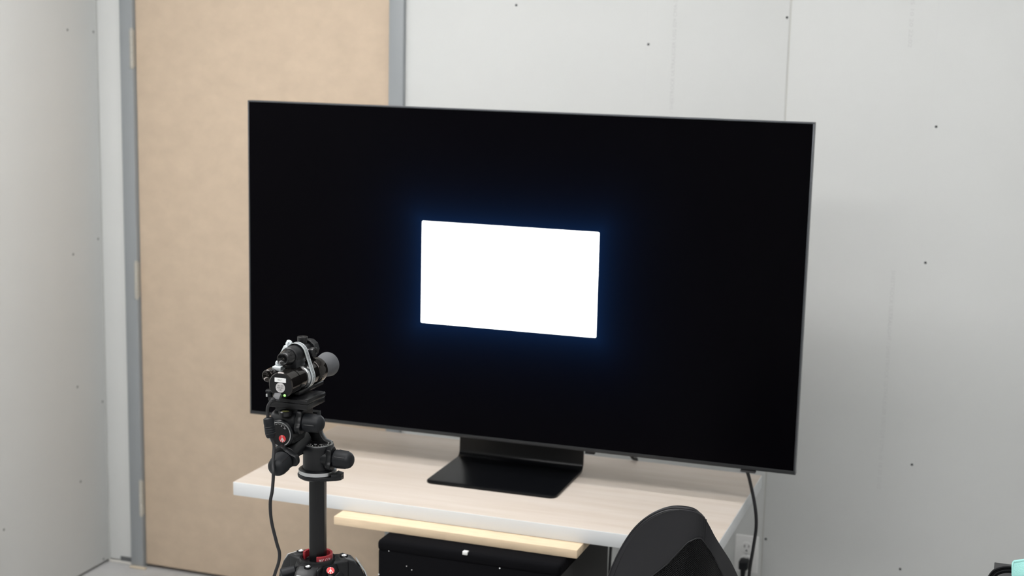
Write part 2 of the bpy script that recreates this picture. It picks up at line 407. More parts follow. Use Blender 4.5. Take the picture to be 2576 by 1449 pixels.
c = B().tube([(1.975, -.715, .93), (1.978, -.63, .86), (1.986, -.565, .795), (1.998, -.532, .7535), (2.005, -.5130, .7420), (1.990, -.505, .70), (1.946, -.497, .58), (1.935, -.495, .35), (1.935, -.49, .10), (1.95, -.46, .012), (2.1, -.40, .006)], .0042, n=10, sub=8).done('signal_cable', CABLE)
c['label'] = 'thin black cable dropping off the rear edge of the tabletop'; c['category'] = 'cable'

# ------------------------------------------------------------------ tripod
TX, TY = 1.722, -1.82
tri = thing('tripod', 'black camera tripod with geared head in front of the table', 'tripod', (TX, TY, 0))
X, Y, Z = Vector((1, 0, 0)), Vector((0, 1, 0)), Vector((0, 0, 1))
# legs
AZ0 = math.radians(-84)
for k in range(3):
    a = AZ0+k*2*PI/3; d = Vector((math.cos(a), math.sin(a), 0)); s_ = Vector((-d.y, d.x, 0))
    Rm = Matrix((d, s_, Z)).transposed().to_4x4()
    lg = B()
    # shoulder: a curved yoke falling away from the spider
    side = [(.034, .868), (.050, .872), (.066, .866), (.080, .850), (.092, .826), (.104, .780), (.085, .760), (.060, .800), (.040, .830)]
    lg.poly([Rm @ Vector((x, -.020, z)) for x, z in side], Rm.to_3x3() @ Vector((0, .040, 0)))
    yoke = lg.done('leg_yoke', BLK, tri, bev=.005, bseg=3)
    u_ = B(); top = Vector((.088, 0, .80)); ft = Vector((.335, 0, .012)); ax = (ft-top)
    p = [top+ax*t for t in (0, .36, .36, .70, .70, .965)]
    u_.cyl(Rm @ p[0], Rm @ p[1], .0145, n=20); u_.done('leg', BLKM, tri)
    u_ = B(); u_.cyl(Rm @ p[2], Rm @ p[3], .0120, n=18); u_.done('leg', BLKM, tri)
    u_ = B(); u_.cyl(Rm @ p[4], Rm @ p[5], .0098, n=18); u_.done('leg', BLKM, tri)
    for t in (.36, .70):
        q = B(); q.cyl(Rm @ (top+ax*(t-.03)), Rm @ (top+ax*(t+.03)), .0175, n=18, ch=.003); q.box(-.02, .0, -.006, .006, -.02, .02, bev=.003, m=Matrix.Translation(Rm @ (top+ax*t)) @ Rm); q.done('leg_lock', BLK, tri)
    q = B(); q.lathe(Rm @ (top+ax*.955), Rm.to_3x3() @ ax, [(0, .011), (.012, .0145), (.03, .013), (.034, .008)], 16); q.done('rubber_foot', BLKR, tri)
    # silver angle plate on the outside of the shoulder
    q = B(); q.poly([Rm @ Vector((x, -.0125, z)) for x, z in ((.0735, .8610), (.0870, .8400), (.0960, .8140), (.0985, .8145), (.0895, .8415), (.0755, .8630))], Rm.to_3x3() @ Vector((0, .025, 0)))
    q.done('angle_lever', STEELM, yoke, bev=.0006)
    q = B(); q.lathe(Rm @ Vector((.050, 0, .8700)), Z, [(0, .0078), (.0022, .0078), (.0022, .0062)], 20); q.done('screw_cup', BLKM, tri)
    q = B(); q.lathe(Rm @ Vector((.050, 0, .8705)), Z, [(0, .0052), (.0026, .0050), (.0034, .0036), (.0020, .0016)], 18); q.done('leg_screw', STEELM, tri)
# spider
sp = B(); sp.lathe((0, 0, .822), Z, [(0, .030), (.008, .040), (.032, .043), (.044, .039), (.0445, .034)], 40)
for k in range(3):
    a = AZ0+k*2*PI/3; d = Vector((math.cos(a), math.sin(a), 0)); s_ = Vector((-d.y, d.x, 0)); Rm = Matrix((d, s_, Z)).transposed().to_4x4()
    sp.box(.020, .056, -.023, .023, .828, .8695, bev=.005, seg=3, m=Rm)
spider = sp.done('spider', BLK, tri)
B().lathe((0, 0, .864), Z, [(0, .0345), (.006, .0345), (.010, .033), (.010, .0285), (0, .0285)], 40, caps=False).done('collar', BLKM, tri)
rr = B()
n = 44
outer = []; inner = []
for i in range(n):
    a = math.radians(-60+i*300/(n-1)); outer.append(a)
def arc_band(b_, r0, r1, z0, z1, a0, a1, n=36):
    vs = []
    for i in range(n):
        a = a0+(a1-a0)*i/(n-1); c_, s2 = math.cos(a), math.sin(a)
        vs.append([b_.bm.verts.new((r*c_, r*s2, z)) for r, z in ((r0, z0), (r1, z0), (r1, z1), (r0, z1))])
    for p_, q_ in zip(vs, vs[1:]): b_.bridge(p_, q_)
    b_.bm.faces.new(vs[0][::-1]); b_.bm.faces.new(vs[-1]); return b_
ringo = arc_band(rr, .0235, .0285, .866, .8825, math.radians(-68), math.radians(192)).done('red_ring', REDM, tri, bev=.001, label='dark red collar ring')
tcol = text('print', "90° COL", INK_W, ringo, (0, 0, .8755), (1, 0, 0), (0, 0, 1), .0072)
for v_ in tcol.data.vertices:                # wrap the lettering round the ring
    a_ = math.radians(-32)+v_.co.x/.0285; v_.co = Vector((.0288*math.cos(a_), .0288*math.sin(a_), v_.co.z))
# small parts on the spider: red logo button, lock knob
q = B(); q.lathe((.040, -.028, .858), Vector((.35, -.55, .75)), [(0, .0085), (.007, .0085), (.0078, .0075)], 24); btn = q.done('button', BLKM, tri)
def logo(parent, o, xd, yd, R_):
    o = Vector(o); xd = Vector(xd).normalized(); yd = Vector(yd).normalized(); n_ = xd.cross(yd)
    b_ = B(); b_.lathe(o, n_, [(0, R_), (.0004, R_)], 32); g = b_.done('badge', RED, parent, label='red round badge with white tripod mark')
    b_ = B()
    def bar(p0, p1, w_):
        p0 = o+n_*.0005+xd*p0[0]*R_+yd*p0[1]*R_; p1 = o+n_*.0005+xd*p1[0]*R_+yd*p1[1]*R_
        t = (p1-p0).normalized(); sd = n_.cross(t)*w_*R_/2
        b_.poly([p0-sd, p1-sd, p1+sd, p0+sd], n_*.0003)
    bar((0, .95), (0, .55), .17); bar((0, .38), (0, -.95), .17); bar((0, .30), (.58, -.72), .17); bar((0, .30), (-.58, -.72), .17)
    b_.done('emblem', INK_W, g); return g
nb = Vector((.35, -.55, .75)).normalized(); xb = Vector((.85, .5, 0)).normalized(); xb = (xb-nb*xb.dot(nb)).normalized()
logo(btn, Vector((.040, -.028, .858))+nb*.0078, xb, nb.cross(xb), .0072)
q = B(); q.cyl((-.030, -.030, .852), (-.052, -.046, .846), .011, .0125, n=20, ch=.002); q.done('lock_knob', BLKR, tri)
q = B(); q.poly([(.040, -.050, .846), (.052, -.056, .846), (.066, -.050, .866), (.070, -.046, .874), (.062, -.044, .866), (.046, -.044, .846)], (.004, .010, -.012)); q.done('lock_lever', BLKR, tri, bev=.002)
# column (faceted) and head
B().lathe((0, 0, .80), Z, [(0, .0172), (.232, .0172)], 7, rot=.35).done('center_column', BLKM, tri, ang=20, bev=.002)
head = B()
head.lathe((0, 0, 1.029), Z, [(0, .032), (.003, .0365), (.0075, .0372), (.0085, .036)], 48)
head.poly([(-.004, -.0350, 1.0305), (.022, -.0300, 1.0305), (.045, -.014, 1.0305), (.051, -.006, 1.0305), (.051, .006, 1.0305), (.0, .030, 1.0305)], (0, 0, .0070))
head.poly([(.0365, -.0190, 1.0372), (.045, -.014, 1.0372), (.051, -.006, 1.0372), (.051, .006, 1.0372), (.0365, .012, 1.0372)], (0, 0, .0060))
head.done('head_plate', BLK, tri, bev=.0008)
B().lathe((0, 0, 1.0378), Z, [(0, .0340), (.0008, .0352), (.0075, .0352)], 56).done('silver_ring', STEELM, tri, label='bright silver ring')
B().lathe((0, 0, 1.0454), Z, [(0, .0351), (.0022, .0325), (.0030, .0285)], 48).done('ring_cover', BLK, tri)
q = B(); q.lathe((0, 0, 1.046), Z, [(0, .0275), (.006, .0270), (.030, .0270), (.036, .0300), (.0455, .0300), (.0475, .0290)], 48)
q.cyl((.010, -.004, 1.070), (.027, -.004, 1.070), .0185, .0175, n=28); q.done('pan_body', BLK, tri)
dl = B(); dl.lathe((0, 0, 1.0937), Z, [(0, .0285), (.0009, .0285), (.0009, .0250), (.0003, .0245)], 48); pd = dl.done('pan_dial', STEELM, tri)
B().lathe((0, 0, 1.0939), Z, [(0, .0246), (.0003, .0246)], 40).done('dial_face', BLKM, pd)
q = B()
for k in range(24):
    a = k*PI/12; q.box(.0195, .0228 if k % 3 == 0 else .0215, -.0004, .0004, 1.0942, 1.0945, m=Matrix.Rotation(a, 4, 'Z'))
q.done('graduation', INK_W, pd)
text('print', '0   30   60', INK_W, pd, (.002, -.010, 1.0942), (.94, .33, 0), (-.33, .94, 0), .0055)

def star(b_, p0, d, L, R_, amp=.16, lobes=3, ph=0, n=60):
    p0 = Vector(p0); d, u, v = frame(d)
    f_ = lambda k: (lambda t: R_*k*(1+amp*math.tanh(2.2*math.cos(lobes*t+ph))))
    rings = [b_.ring(p0+d*t, u, v, f_(k), n) for t, k in ((0, .93), (L*.15, 1), (L*.85, 1), (L, .93))]
    for a, c_ in zip(rings, rings[1:]): b_.bridge(a, c_)
    b_.bm.faces.new(rings[0][::-1]); b_.bm.faces.new(rings[-1])
def gear_knob(p0, d, R_, L, ph=0):
    """wavy collar, then the domed rubber knob"""
    p0 = Vector(p0); d = Vector(d).normalized()
    q = B(); q.lathe(p0-d*.004, d, [(0, R_*.86), (.005, R_*.86)], 28); star(q, p0, d, .0110, R_*1.24, amp=.17, ph=ph); q.done('knob_collar', BLK, tri, ang=40)
    q = B(); q.lathe(p0+d*.0105, d, [(0, R_*.80), (.003, R_*.80)], 28)
    k0 = p0+d*.0128
    q.lathe(k0, d, [(0, R_*.95), (.0015, R_), (L*.68, R_*.93), (L*.76, R_*.885), (L*.84, R_*.79), (L*.92, R_*.60), (L*.97, R_*.38), (L, R_*.15)], 40)
    kn = q.done('knob', BLKR, tri)
    dd, u, v = frame(d)
    for k in range(4):
        a = k*PI/2+.5+ph; o_ = u*math.cos(a)+v*math.sin(a)
        q = B(); q.tube([k0+dd*.005+o_*R_*.985, k0+dd*(L*.66)+o_*R_*.920], .0011, n=6, sub=1); q.done('grip_groove', BLKM, kn)
gear_knob((.0255, -.004, 1.070), (1, 0, 0), .0170, .037, ph=.6)
# tilt cylinder going towards the viewer and its knob
tdir = Vector((-.002, -.0600, -.0170)).normalized()
q = B(); q.cyl(Vector((-.027, -.004, 1.1035)), Vector((-.025, -.071, 1.0855)), .0168, n=28, ch=.002)
q.box(-.044, -.0235, -.022, .020, 1.072, 1.112, bev=.004, seg=3)
q.done('tilt_arm', BLK, tri)
q = B(); q.poly([(-.040, .026, 1.082), (-.036, .026, 1.150), (-.006, .026, 1.150), (-.004, .026, 1.118), (.000, .026, 1.107), (.007, .026, 1.098), (.020, .026, 1.0935), (.020, .026, 1.084)], (0, -.016, 0)); q.done('web', BLK, tri, bev=.0015)
gear_knob(Vector((-.0250, -.0725, 1.0850)), tdir, .0185, .037, ph=.2)
# round side dial
DX_, DZ_ = -.0362, 1.1275
q = B(); q.lathe((DX_, -.079, DZ_), (0, 1, 0), [(0, .0243), (.002, .0256), (.055, .0256), (.060, .0235)], 48); q.done('dial_drum', BLK, tri)
q = B(); q.lathe((DX_, -.0792, DZ_), (0, -1, 0), [(0, .0229), (.0015, .0229), (.0015, .0213), (.0004, .0211)], 56); sd = q.done('side_dial', STEELM, tri)
q = B(); q.lathe((DX_, -.0792, DZ_), (0, -1, 0), [(0, .0212), (.0006, .0212)], 44); q.done('dial_face', BLKM, sd)
q = B()
for k in range(13):
    a = math.radians(54+k*6); r0 = .0184 if k % 3 else .0174
    q.box(r0, .0196, -.0005, 0, -.00016, .00016, m=Matrix.Translation((DX_, -.0798, DZ_)) @ Matrix.Rotation(-a, 4, 'Y'))
q.done('graduation', INK_W, sd)
text('print', '0', INK_W, sd, (DX_+.0040, -.0799, DZ_+.0150), (1, 0, -.2), (.2, 0, 1), .0042)
text('print', '30', INK_W, sd, (DX_+.0105, -.0799, DZ_+.0118), (1, 0, -.6), (.6, 0, 1), .0042)
logo(sd, (DX_+.0058, -.0799, DZ_-.0080), (1, 0, .08), (-.08, 0, 1), .0068)
# upper tilt body, along x
q = B(); q.cyl((-.060, -.054, 1.1475), (-.012, -.054, 1.1475), .0178, n=36, ch=.002); q.box(-.058, -.013, -.072, -.022, 1.108, 1.148, bev=.005, seg=3); q.box(-.056, -.004, -.060, -.008, 1.150, 1.1735, bev=.004, seg=3)
q.done('tilt_body', BLK, tri)
gear_knob((-.0100, -.054, 1.1475), (1, 0, .0), .0175, .037, ph=1.1)
q = B(); q.lathe((-.0285, -.072, 1.1610), Z, [(0, .0108), (.0075, .0125), (.0090, .0105), (.0078, .0070)], 32, caps=False); lv = q.done('level_cup', BLKM, tri)
B().lathe((-.0285, -.072, 1.1680), Z, [(0, .0088), (.0006, .0080)], 24).done('bubble_vial', BUBBLE, lv)
# quick release plates
q = B(); q.box(-.0632, .0140, -.070, .002, 1.1735, 1.1842, bev=.0012); q.done('clamp_plate', BLKM, tri)
q = B(); q.box(-.0642, .0150, -.071, .003, 1.1848, 1.1918, bev=.0010); q.box(-.006, .0145, -.069, .002, 1.1915, 1.1936, bev=.0009); q.done('release_plate', BLKM, tri)
q = B(); q.cyl((-.064, -.062, 1.1985), (-.064, -.062, 1.2030), .0085, n=22, ch=.001); q.cyl((-.064, -.062, 1.190), (-.064, -.062, 1.1990), .004, n=12); lev = q.done('release_lever', BLKR, tri)
B().box(-.068, -.0645, -.0720, -.068, 1.1915, 1.1970, bev=.0005).done('lever_pin', STEELM, lev)

# ------------------------------------------------------------------ measuring instrument on the tripod
dev = thing('colorimeter', 'black tube shaped light meter strapped with sighting scopes on tripod head', 'light meter', (TX, TY, 1.1936))
def L3(x, y, z): return Vector((x, y, z-1.1936))
AXX, AXZ = -.0285, 1.2205
o0 = L3(AXX, -.090, AXZ)
q = B(); q.lathe(o0, Y, [(0, .0222), (.0022, .0240), (.030, .0240), (.031, .0228)], 64); q.done('tube', GLOSS, dev)
q = B(); q.lathe(o0, -Y, [(0, .0222), (.0002, .0221)], 56); rear = q.done('rear_face', BLKM, dev)
q = B(); q.lathe(o0+Y*.031, Y, [(0, .0226), (.004, .0226), (.004, .0212), (.007, .0212), (.007, .0224), (.012, .0224), (.012, .0210), (.036, .0210)], 56); q.done('tube', GLOSS, dev)
q = B(); q.lathe(o0+Y*.066, Y, [(0, .0222), (.001, .0228), (.024, .0228), (.025, .0222)], 56); q.done('silver_band', STEEL, dev, label='bright silver band')
q = B(); q.lathe(o0+Y*.091, Y, [(0, .0212), (.004, .0212), (.004, .0230), (.016, .0230), (.016, .0218), (.019, .0218), (.019, .0226), (.022, .0242), (.050, .0242), (.052, .0225), (.052, .0150)], 64); q.done('tube', GLOSS, dev)
q = B(); q.lathe(o0+Y*.138, Y, [(0, .0150), (.010, .0155), (.030, .0200), (.052, .0236), (.0535, .0232), (.050, .0215), (.020, .015)], 56); q.done('lens_hood', HOODM, dev, label='grey rubber lens hood')
q = B(); q.box(-.044, -.012, -.050, .050, 0, .0085, bev=.002); q.box(-.036, -.022, -.040, .045, .007, .012, bev=.001); q.done('foot', BLKM, dev)
# labels, light and plug on the rear face
q = B(); q.box(AXX-.0112, AXX+.0112, -.0907, -.0900, 1.2263-1.1936, 1.2342-1.1936); lb = q.done('label', LABELW, rear)
text('print', 'BOLT', INK_K, lb, L3(AXX-.001, -.0907, 1.2305), (1, 0, 0), (0, 0, 1), .0032)
q = B(); q.lathe(L3(AXX, -.0901, 1.2165), -Y, [(0, .0092), (.0005, .0092)], 32); lb = q.done('label', LABELS, rear)
text('print', 'CR-100', INK_K, lb, L3(AXX, -.0907, 1.2200), (1, 0, 0), (0, 0, 1), .0043)
text('print', 'A00402', INK_K, lb, L3(AXX, -.0907, 1.2160), (1, 0, 0), (0, 0, 1), .0043)
text('print', 'CRI', INK_K, lb, L3(AXX, -.0907, 1.2120), (1, 0, 0), (0, 0, 1), .0043)
q = B(); q.lathe(L3(-.0200, -.0900, 1.2030), -Y, [(0, .0024), (.0010, .0022), (.0018, .001)], 16); q.done('status_light', LED, rear)
# sighting scope on top
SXX, SZZ = -.0385, 1.2615
e0 = L3(SXX, -.064, SZZ)
q = B(); q.lathe(e0, Y, [(.0052, .0035), (.0045, .0052), (.0010, .0082), (0, .0100), (.0004, .0110), (.002, .0118), (.006, .0122), (.010, .0135), (.024, .0140), (.025, .0128)], 36)
for k in range(12):
    a = k*PI/6; q.tube([e0+Y*.011+Vector((math.cos(a), 0, math.sin(a)))*.0136, e0+Y*.023+Vector((math.cos(a), 0, math.sin(a)))*.0140], .0009, n=6, sub=1)
scp = q.done('scope_eyepiece', EYEM, dev)
q = B(); q.lathe(e0+Y*.0052, -Y, [(0, .0034), (.0022, .0030), (.0034, .0016)], 20); q.done('scope_lens', GLOSS, scp)
q = B(); q.lathe(e0+Y*.025, Y, [(0, .0150), (.002, .0172), (.040, .0172), (.042, .0155), (.070, .0140)], 40)
q.box(SXX-.013, SXX+.016, -.040, -.004, 1.2405-1.1936, 1.258-1.1936, bev=.002)
q.done('scope_body', BLK, dev)
q = B(); q.lathe(L3(-.041, .020, 1.270), Z, [(0, .0082), (.004, .0088), (.010, .0088), (.0102, .0096), (.0175, .0096), (.0185, .0088), (.0185, .0045), (.0175, .0040)], 32); q.done('elevation_turret', BLKM, dev)
q = B(); q.cyl(L3(-.036, .030, 1.263), L3(-.034, .046, 1.264), .0185, .0175, n=10, ch=.002); fl = q.done('front_flange', BLK, dev)
q = B(); q.lathe(L3(-.024, .030, 1.270), -Y, [(0, .0020), (.0004, .0020)], 12); q.done('flange_screw', STEELM, fl)
q = B(); q.cyl(L3(-.030, .014, 1.2625), L3(-.020, .012, 1.2625), .0070, n=20); q.lathe(L3(-.020, .012, 1.2625), (1, -.1, 0), [(0, .0088), (.001, .0094), (.0085, .0094), (.0095, .0085), (.0095, .005), (.008, .0045)], 28); q.done('windage_turret', BLKM, dev)
# second smaller sight at the left
s0 = L3(-.0700, -.062, 1.2275)
q = B(); q.lathe(s0, Y, [(.0052, .0030), (.0045, .0050), (.0010, .0082), (0, .0098), (.0004, .0104), (.002, .0116), (.020, .0120), (.021, .0108), (.030, .0108), (.031, .0125), (.085, .0125), (.086, .011)], 36); l2 = q.done('side_sight', GLOSS, dev)
q = B(); q.lathe(s0+Y*.0052, -Y, [(0, .0030), (.0022, .0026), (.0034, .0014)], 20); q.done('sight_lens', GLOSS, l2)
# hose clamp: hull band of the three tubes
def hull(circ, n=48):
    P = [(cx+r*math.cos(2*PI*i/n), cz+r*math.sin(2*PI*i/n)) for cx, cz, r in circ for i in range(n)]
    P = sorted(set(P)); 
    def half(Q):
        h = []
        for p_ in Q:
            while len(h) > 1 and (h[-1][0]-h[-2][0])*(p_[1]-h[-2][1])-(h[-1][1]-h[-2][1])*(p_[0]-h[-2][0]) <= 0: h.pop()
            h.append(p_)
        return h
    a = half(P); b_ = half(P[::-1]); return a[:-1]+b_[:-1]
def resample(P, n=120):
    L = [0]
    for a, b_ in zip(P, P[1:]+P[:1]): L.append(L[-1]+math.hypot(b_[0]-a[0], b_[1]-a[1]))
    out = []; tot = L[-1]; Q = P+P[:1]; j = 0
    for i in range(n):
        t = tot*i/n
        while L[j+1] < t: j += 1
        k = (t-L[j])/max(1e-9, L[j+1]-L[j]); out.append((Q[j][0]+(Q[j+1][0]-Q[j][0])*k, Q[j][1]+(Q[j+1][1]-Q[j][1])*k))
    return out
circs = [(AXX, AXZ, .0242), (SXX, SZZ, .0200), (-.0700, 1.2275, .0130)]
O_ = resample(hull([(x, z, r+.0009) for x, z, r in circs])); I_ = resample(hull(circs))
by = -.0145
q = B(); q.band([L3(x, by, z) for x, z in O_], [L3(x, by, z) for x, z in I_], Y*.0125); clampo = q.done('hose_clamp', CLAMPM, dev, label='perforated steel hose clamp')
q = B()
for i in range(len(O_)):
    for sub in (0,):
        a = Vector((*O_[i], 0)); b_ = Vector((*O_[(i+1) % len(O_)], 0)); p_ = a.lerp(b_, sub); t = (b_-a).normalized()
        if p_.x < -.058 or p_.y < 1.207: continue
        nn = Vector((t.y, -t.x, 0)); w_ = .0004
        P4 = [p_-t*w_, p_+t*w_]
        q.poly([L3(P4[0].x+nn.x*.00002, by+.0036, P4[0].y+nn.y*.00002), L3(P4[1].x+nn.x*.00002, by+.0036, P4[1].y+nn.y*.00002), L3(P4[1].x+nn.x*.00002, by+.0094, P4[1].y+nn.y*.00002), L3(P4[0].x+nn.x*.00002, by+.0094, P4[0].y+nn.y*.00002)], (nn.x*.0002, 0, nn.y*.0002))
q.done('clamp_slot', BLKM, clampo, kind='stuff')
MR = Matrix.Translation(L3(-.0600, by+.006, 1.2700)) @ Matrix.Rotation(math.radians(28), 4, 'Y')
q = B(); q.box(-.0035, .0045, -.0085, .0085, -.013, .006, bev=.0015, m=MR); q.done('clamp_housing', CLAMPM, clampo)
q = B(); q.lathe(MR @ Vector((.0005, 0, .006)), (math.sin(math.radians(28)), 0, math.cos(math.radians(28))), [(0, .0045), (.002, .0045), (.002, .0056), (.009, .0056), (.010, .0046)], 6); q.done('clamp_screw', CLAMPM, clampo, ang=20)
q = B(); q.cyl(L3(-.066, -.030, 1.2455), L3(-.060, -.036, 1.2475), .0050, n=16, ch=.001); q.done('side_screw', CLAMPM, dev)
q = B(); q.box(-.070, -.052, -.045, -.026, 1.2345-1.1936, 1.2425-1.1936, bev=.002); q.done('side_bracket', CLAMPM, dev)

# data cable: plug, ferrite, cord
uc = thing('data_cable', 'black cable with ferrite hanging from the light meter beside the column', 'cable', (TX, TY, 0))
q = B(); q.box(-.0068, .0068, -.011, .003, -.0036, .0036, bev=.0010, m=Matrix.Translation((-.0300, -.0960, 1.2035)) @ Matrix.Rotation(math.radians(40), 4, 'X')); q.done('plug', mat('dark_grey_plug', (.035, .036, .040), .5), uc)
pts = [(-.0325, -.104, 1.199), (-.0360, -.109, 1.196), (-.0420, -.112, 1.184), (-.0420, -.112, 1.166), (-.0400, -.112, 1.148), (-.0350, -.113, 1.130), (-.0300, -.112, 1.115), (-.0269, -.122, 1.0861), (-.0230, -.128, 1.0641), (-.0343, -.112, 1.0297), (-.0393, -.110, 1.0068), (-.0371, -.110, .9735), (-.0268, -.110, .9337), (-.0213, -.110, .9156), (-.0230, -.110, .8966), (-.0320, -.110, .8696), (-.050, -.115, .80), (-.065, -.14, .62), (-.06, -.18, .38), (-.10, -.24, .15), (-.16, -.30, .02), (-.24, -.36, .006), (-.36, -.38, .006)]
B().tube(pts, .0030, n=12, sub=8).done('cord', CABLE, uc)
q = B(); q.lathe((-.0415, -.112, 1.1655), Vector((.006, -.001, -.036)), [(0, .0060), (.002, .0090), (.010, .0096), (.012, .0092), (.024, .0095), (.033, .0088), (.0365, .0070)], 28); fe = q.done('ferrite_core', BLKR, uc)
q = B()
for t in (.016, .020, .024, .028):
    q.lathe(Vector((-.0415, -.112, 1.1655))+Vector((.006, -.001, -.036)).normalized()*t, Vector((.006, -.001, -.036)), [(0, .0094), (.0006, .0100), (.0012, .0094)], 24)
q.done('rib', BLKR, fe)
q = B()
for t in (.0, .003, .006):
    q.lathe(Vector((-.0325, -.104, 1.199))+Vector((-.004, -.005, -.004)).normalized()*t, Vector((-.004, -.005, -.004)), [(0, .0040), (.001, .0046), (.002, .0040)], 16)
q.done('strain_relief', CABLE, uc)

# ------------------------------------------------------------------ office chair
chair = thing('office_chair', 'black leatherette office chair with mesh back before the table', 'chair', (2.20, -1.33, 0))
CL = Vector((2.20, -1.33, 0))
# cross-section of the back: the surface turns away strongly on the right
cr = Vector((.9437, .3302, 0)).normalized(); cb = Vector((.330, -.944, 0)).normalized()
P0 = Vector((2.382, -1.491, 0))
SEC = {}
def section():
    ds = .002; out = {}
    for sgn in (1, -1):
        p_ = Vector((0, 0)); s_ = 0; out[0] = Vector((0, 0))
        for i in range(1, 150):
            s_ = sgn*(i-.5)*ds; t = max(0, min(1, (s_+.05)/.10)); t = t*t*(3-2*t)
            th = math.radians(-16+64*t-(18*max(0, (-s_-.13)/.08) if s_ < -.13 else 0))
            p_ = p_+Vector((math.cos(th), math.sin(th)))*ds*sgn; out[sgn*i] = p_.copy()
    return out
SEC = section()
def spos(s_):
    k = s_/.002; i = math.floor(k); f_ = k-i; i = max(-148, min(147, i)); return SEC[i].lerp(SEC[i+1], f_)
def interp(tab, x):
    if x <= tab[0][0]: return tab[0][1]
    for (a, b_), (c_, d) in zip(tab, tab[1:]):
        if x <= c_: return b_+(d-b_)*(x-a)/(c_-a)
    return tab[-1][1]
ZT = .945
def pos(s_, h, off=0):
    p_ = spos(s_); q_ = spos(s_+.001); t = (q_-p_).normalized()
    lean = .10*h if h < .3 else .03-.35*(h-.3)**1.5      # gentle lumbar curve
    n_ = Vector((t.y, -t.x))                              # outward, towards the rear
    p_ = p_+Vector((n_.x, n_.y))*off
    # camera-independent chair axes: cr to the right, cb to the rear
    return P0+cr*p_.x-cb*p_.y-cb*lean+Vector((0, 0, ZT-h))-CL
topL = [(0, 0), (.023, -.009), (.0556, -.009), (.075, -.003), (.088, .004), (.105, .015), (.121, .030), (.138, .052), (.154, .082), (.168, .113), (.180, .148), (.195, .20), (.21, .27), (.215, .34)]
topR = [(0, 0), (.010, .012), (.030, .045), (.050, .068), (.10, .122), (.15, .19), (.18, .24), (.205, .30), (.21, .36)]
def smooth_tab(T):  # light subdivision keeps the outline round
    return T
def htop0(s_): return interp(topL, -s_) if s_ < 0 else interp(topR, s_)
def htop(s_): return sum(w_*htop0(s_+o_) for o_, w_ in ((-.014, .1), (-.007, .2), (0, .4), (.007, .2), (.014, .1)))
def hbot(s_): return .50-.9*s_*s_
NS = 72
ss = [-.212+(.212+.208)*i/(NS-1) for i in range(NS)]
b_ = B(); bm = b_.bm; NR = 40
TH_ = .020
def grid(off, inset):
    G = []
    for s_ in ss:
        h0, h1 = htop(s_)+inset, hbot(s_)-inset
        h1 = max(h1, h0+.01)
        G.append([bm.verts.new(pos(s_*(1-inset*2.2), h0+(h1-h0)*(j/(NR-1))**1.4, off)) for j in range(NR)])
    return G
G1 = grid(0, .004); G2 = grid(-.005, 0); G3 = grid(-TH_+.005, 0); G4 = grid(-TH_, .004)
def border(G): return [G[i][0] for i in range(NS)]+[G[-1][j] for j in range(1, NR)]+[G[i][-1] for i in range(NS-2, -1, -1)]+[G[0][j] for j in range(NR-2, 0, -1)]
for G, fl_ in ((G1, 0), (G4, 1)):
    for i in range(NS-1):
        for j in range(NR-1):
            bm.faces.new((G[i][j], G[i+1][j], G[i+1][j+1], G[i][j+1]))
bs = [border(G) for G in (G1, G2, G3, G4)]
for a, c_ in zip(bs, bs[1:]): b_.bridge(a, c_)
keep = {v for G in (G2, G3) for v in border(G)}
for G in (G2, G3):
    for col in G:
        for v in col:
            if v not in keep: bm.verts.remove(v)
back = b_.done('backrest', LEATHER, chair, ang=50)
# mesh insert
def mesh_mat():
    m = bpy.data.materials.new('black_net'); m.use_nodes = True; nt = m.node_tree; b = nt.nodes['Principled BSDF']
    b.inputs['Base Color'].default_value = (.0022, .0022, .0026, 1); b.inputs['Roughness'].default_value = .28
    uv = nt.nodes.new('ShaderNodeUVMap'); mp = nt.nodes.new('ShaderNodeMapping'); mp.inputs['Scale'].default_value = (300, 300, 1)
    mp.inputs['Rotation'].default_value = (0, 0, .785)
    vo = nt.nodes.new('ShaderNodeTexVoronoi'); vo.inputs['Scale'].default_value = 1; vo.inputs['Randomness'].default_value = .05
    nt.links.new(uv.outputs[0], mp.inputs[0]); nt.links.new(mp.outputs[0], vo.inputs['Vector'])
    r = nt.nodes.new('ShaderNodeMapRange'); r.inputs[1].default_value = .25; r.inputs[2].default_value = .50
    nt.links.new(vo.outputs['Distance'], r.inputs[0])
    bp = nt.nodes.new('ShaderNodeBump'); bp.inputs['Strength'].default_value = .9; bp.inputs['Distance'].default_value = .0012
    nt.links.new(r.outputs[0], bp.inputs['Height']); nt.links.new(bp.outputs[0], b.inputs['Normal'])
    sp_ = nt.nodes.new('ShaderNodeMath'); sp_.operation = 'MULTIPLY'; sp_.inputs[1].default_value = .3
    nt.links.new(r.outputs[0], sp_.inputs[0]); nt.links.new(sp_.outputs[0], b.inputs['Specular IOR Level'])
    return m
mL = [(.052, .010), (.056, .020), (.062, .027), (.086, .045), (.113, .065), (.136, .088), (.18, .125), (.26, .16), (.40, .165), (.46, .15)]
mR = [(.052, -.002), (.056, .003), (.065, .010), (.087, .028), (.126, .055), (.17, .09), (.24, .13), (.40, .155), (.46, .14)]
b_ = B(); bm = b_.bm; rows = []; uvs = {}
NM = 44; NC = 22
for j in range(NM):
    h = .052+(.46-.052)*(j/(NM-1))**1.3; a, c_ = -interp(mL, h), interp(mR, h); row = []
    for i in range(NC):
        s_ = a+(c_-a)*i/(NC-1); v = bm.verts.new(pos(s_, h, .0012)); uvs[v] = (s_, h); row.append(v)
    rows.append(row)
ul = bm.loops.layers.uv.new('UVMap')
for p_, q_ in zip(rows, rows[1:]):
    for i in range(NC-1):
        f_ = bm.faces.new((p_[i], p_[i+1], q_[i+1], q_[i]))
        for l in f_.loops: l[ul].uv = uvs[l.vert]
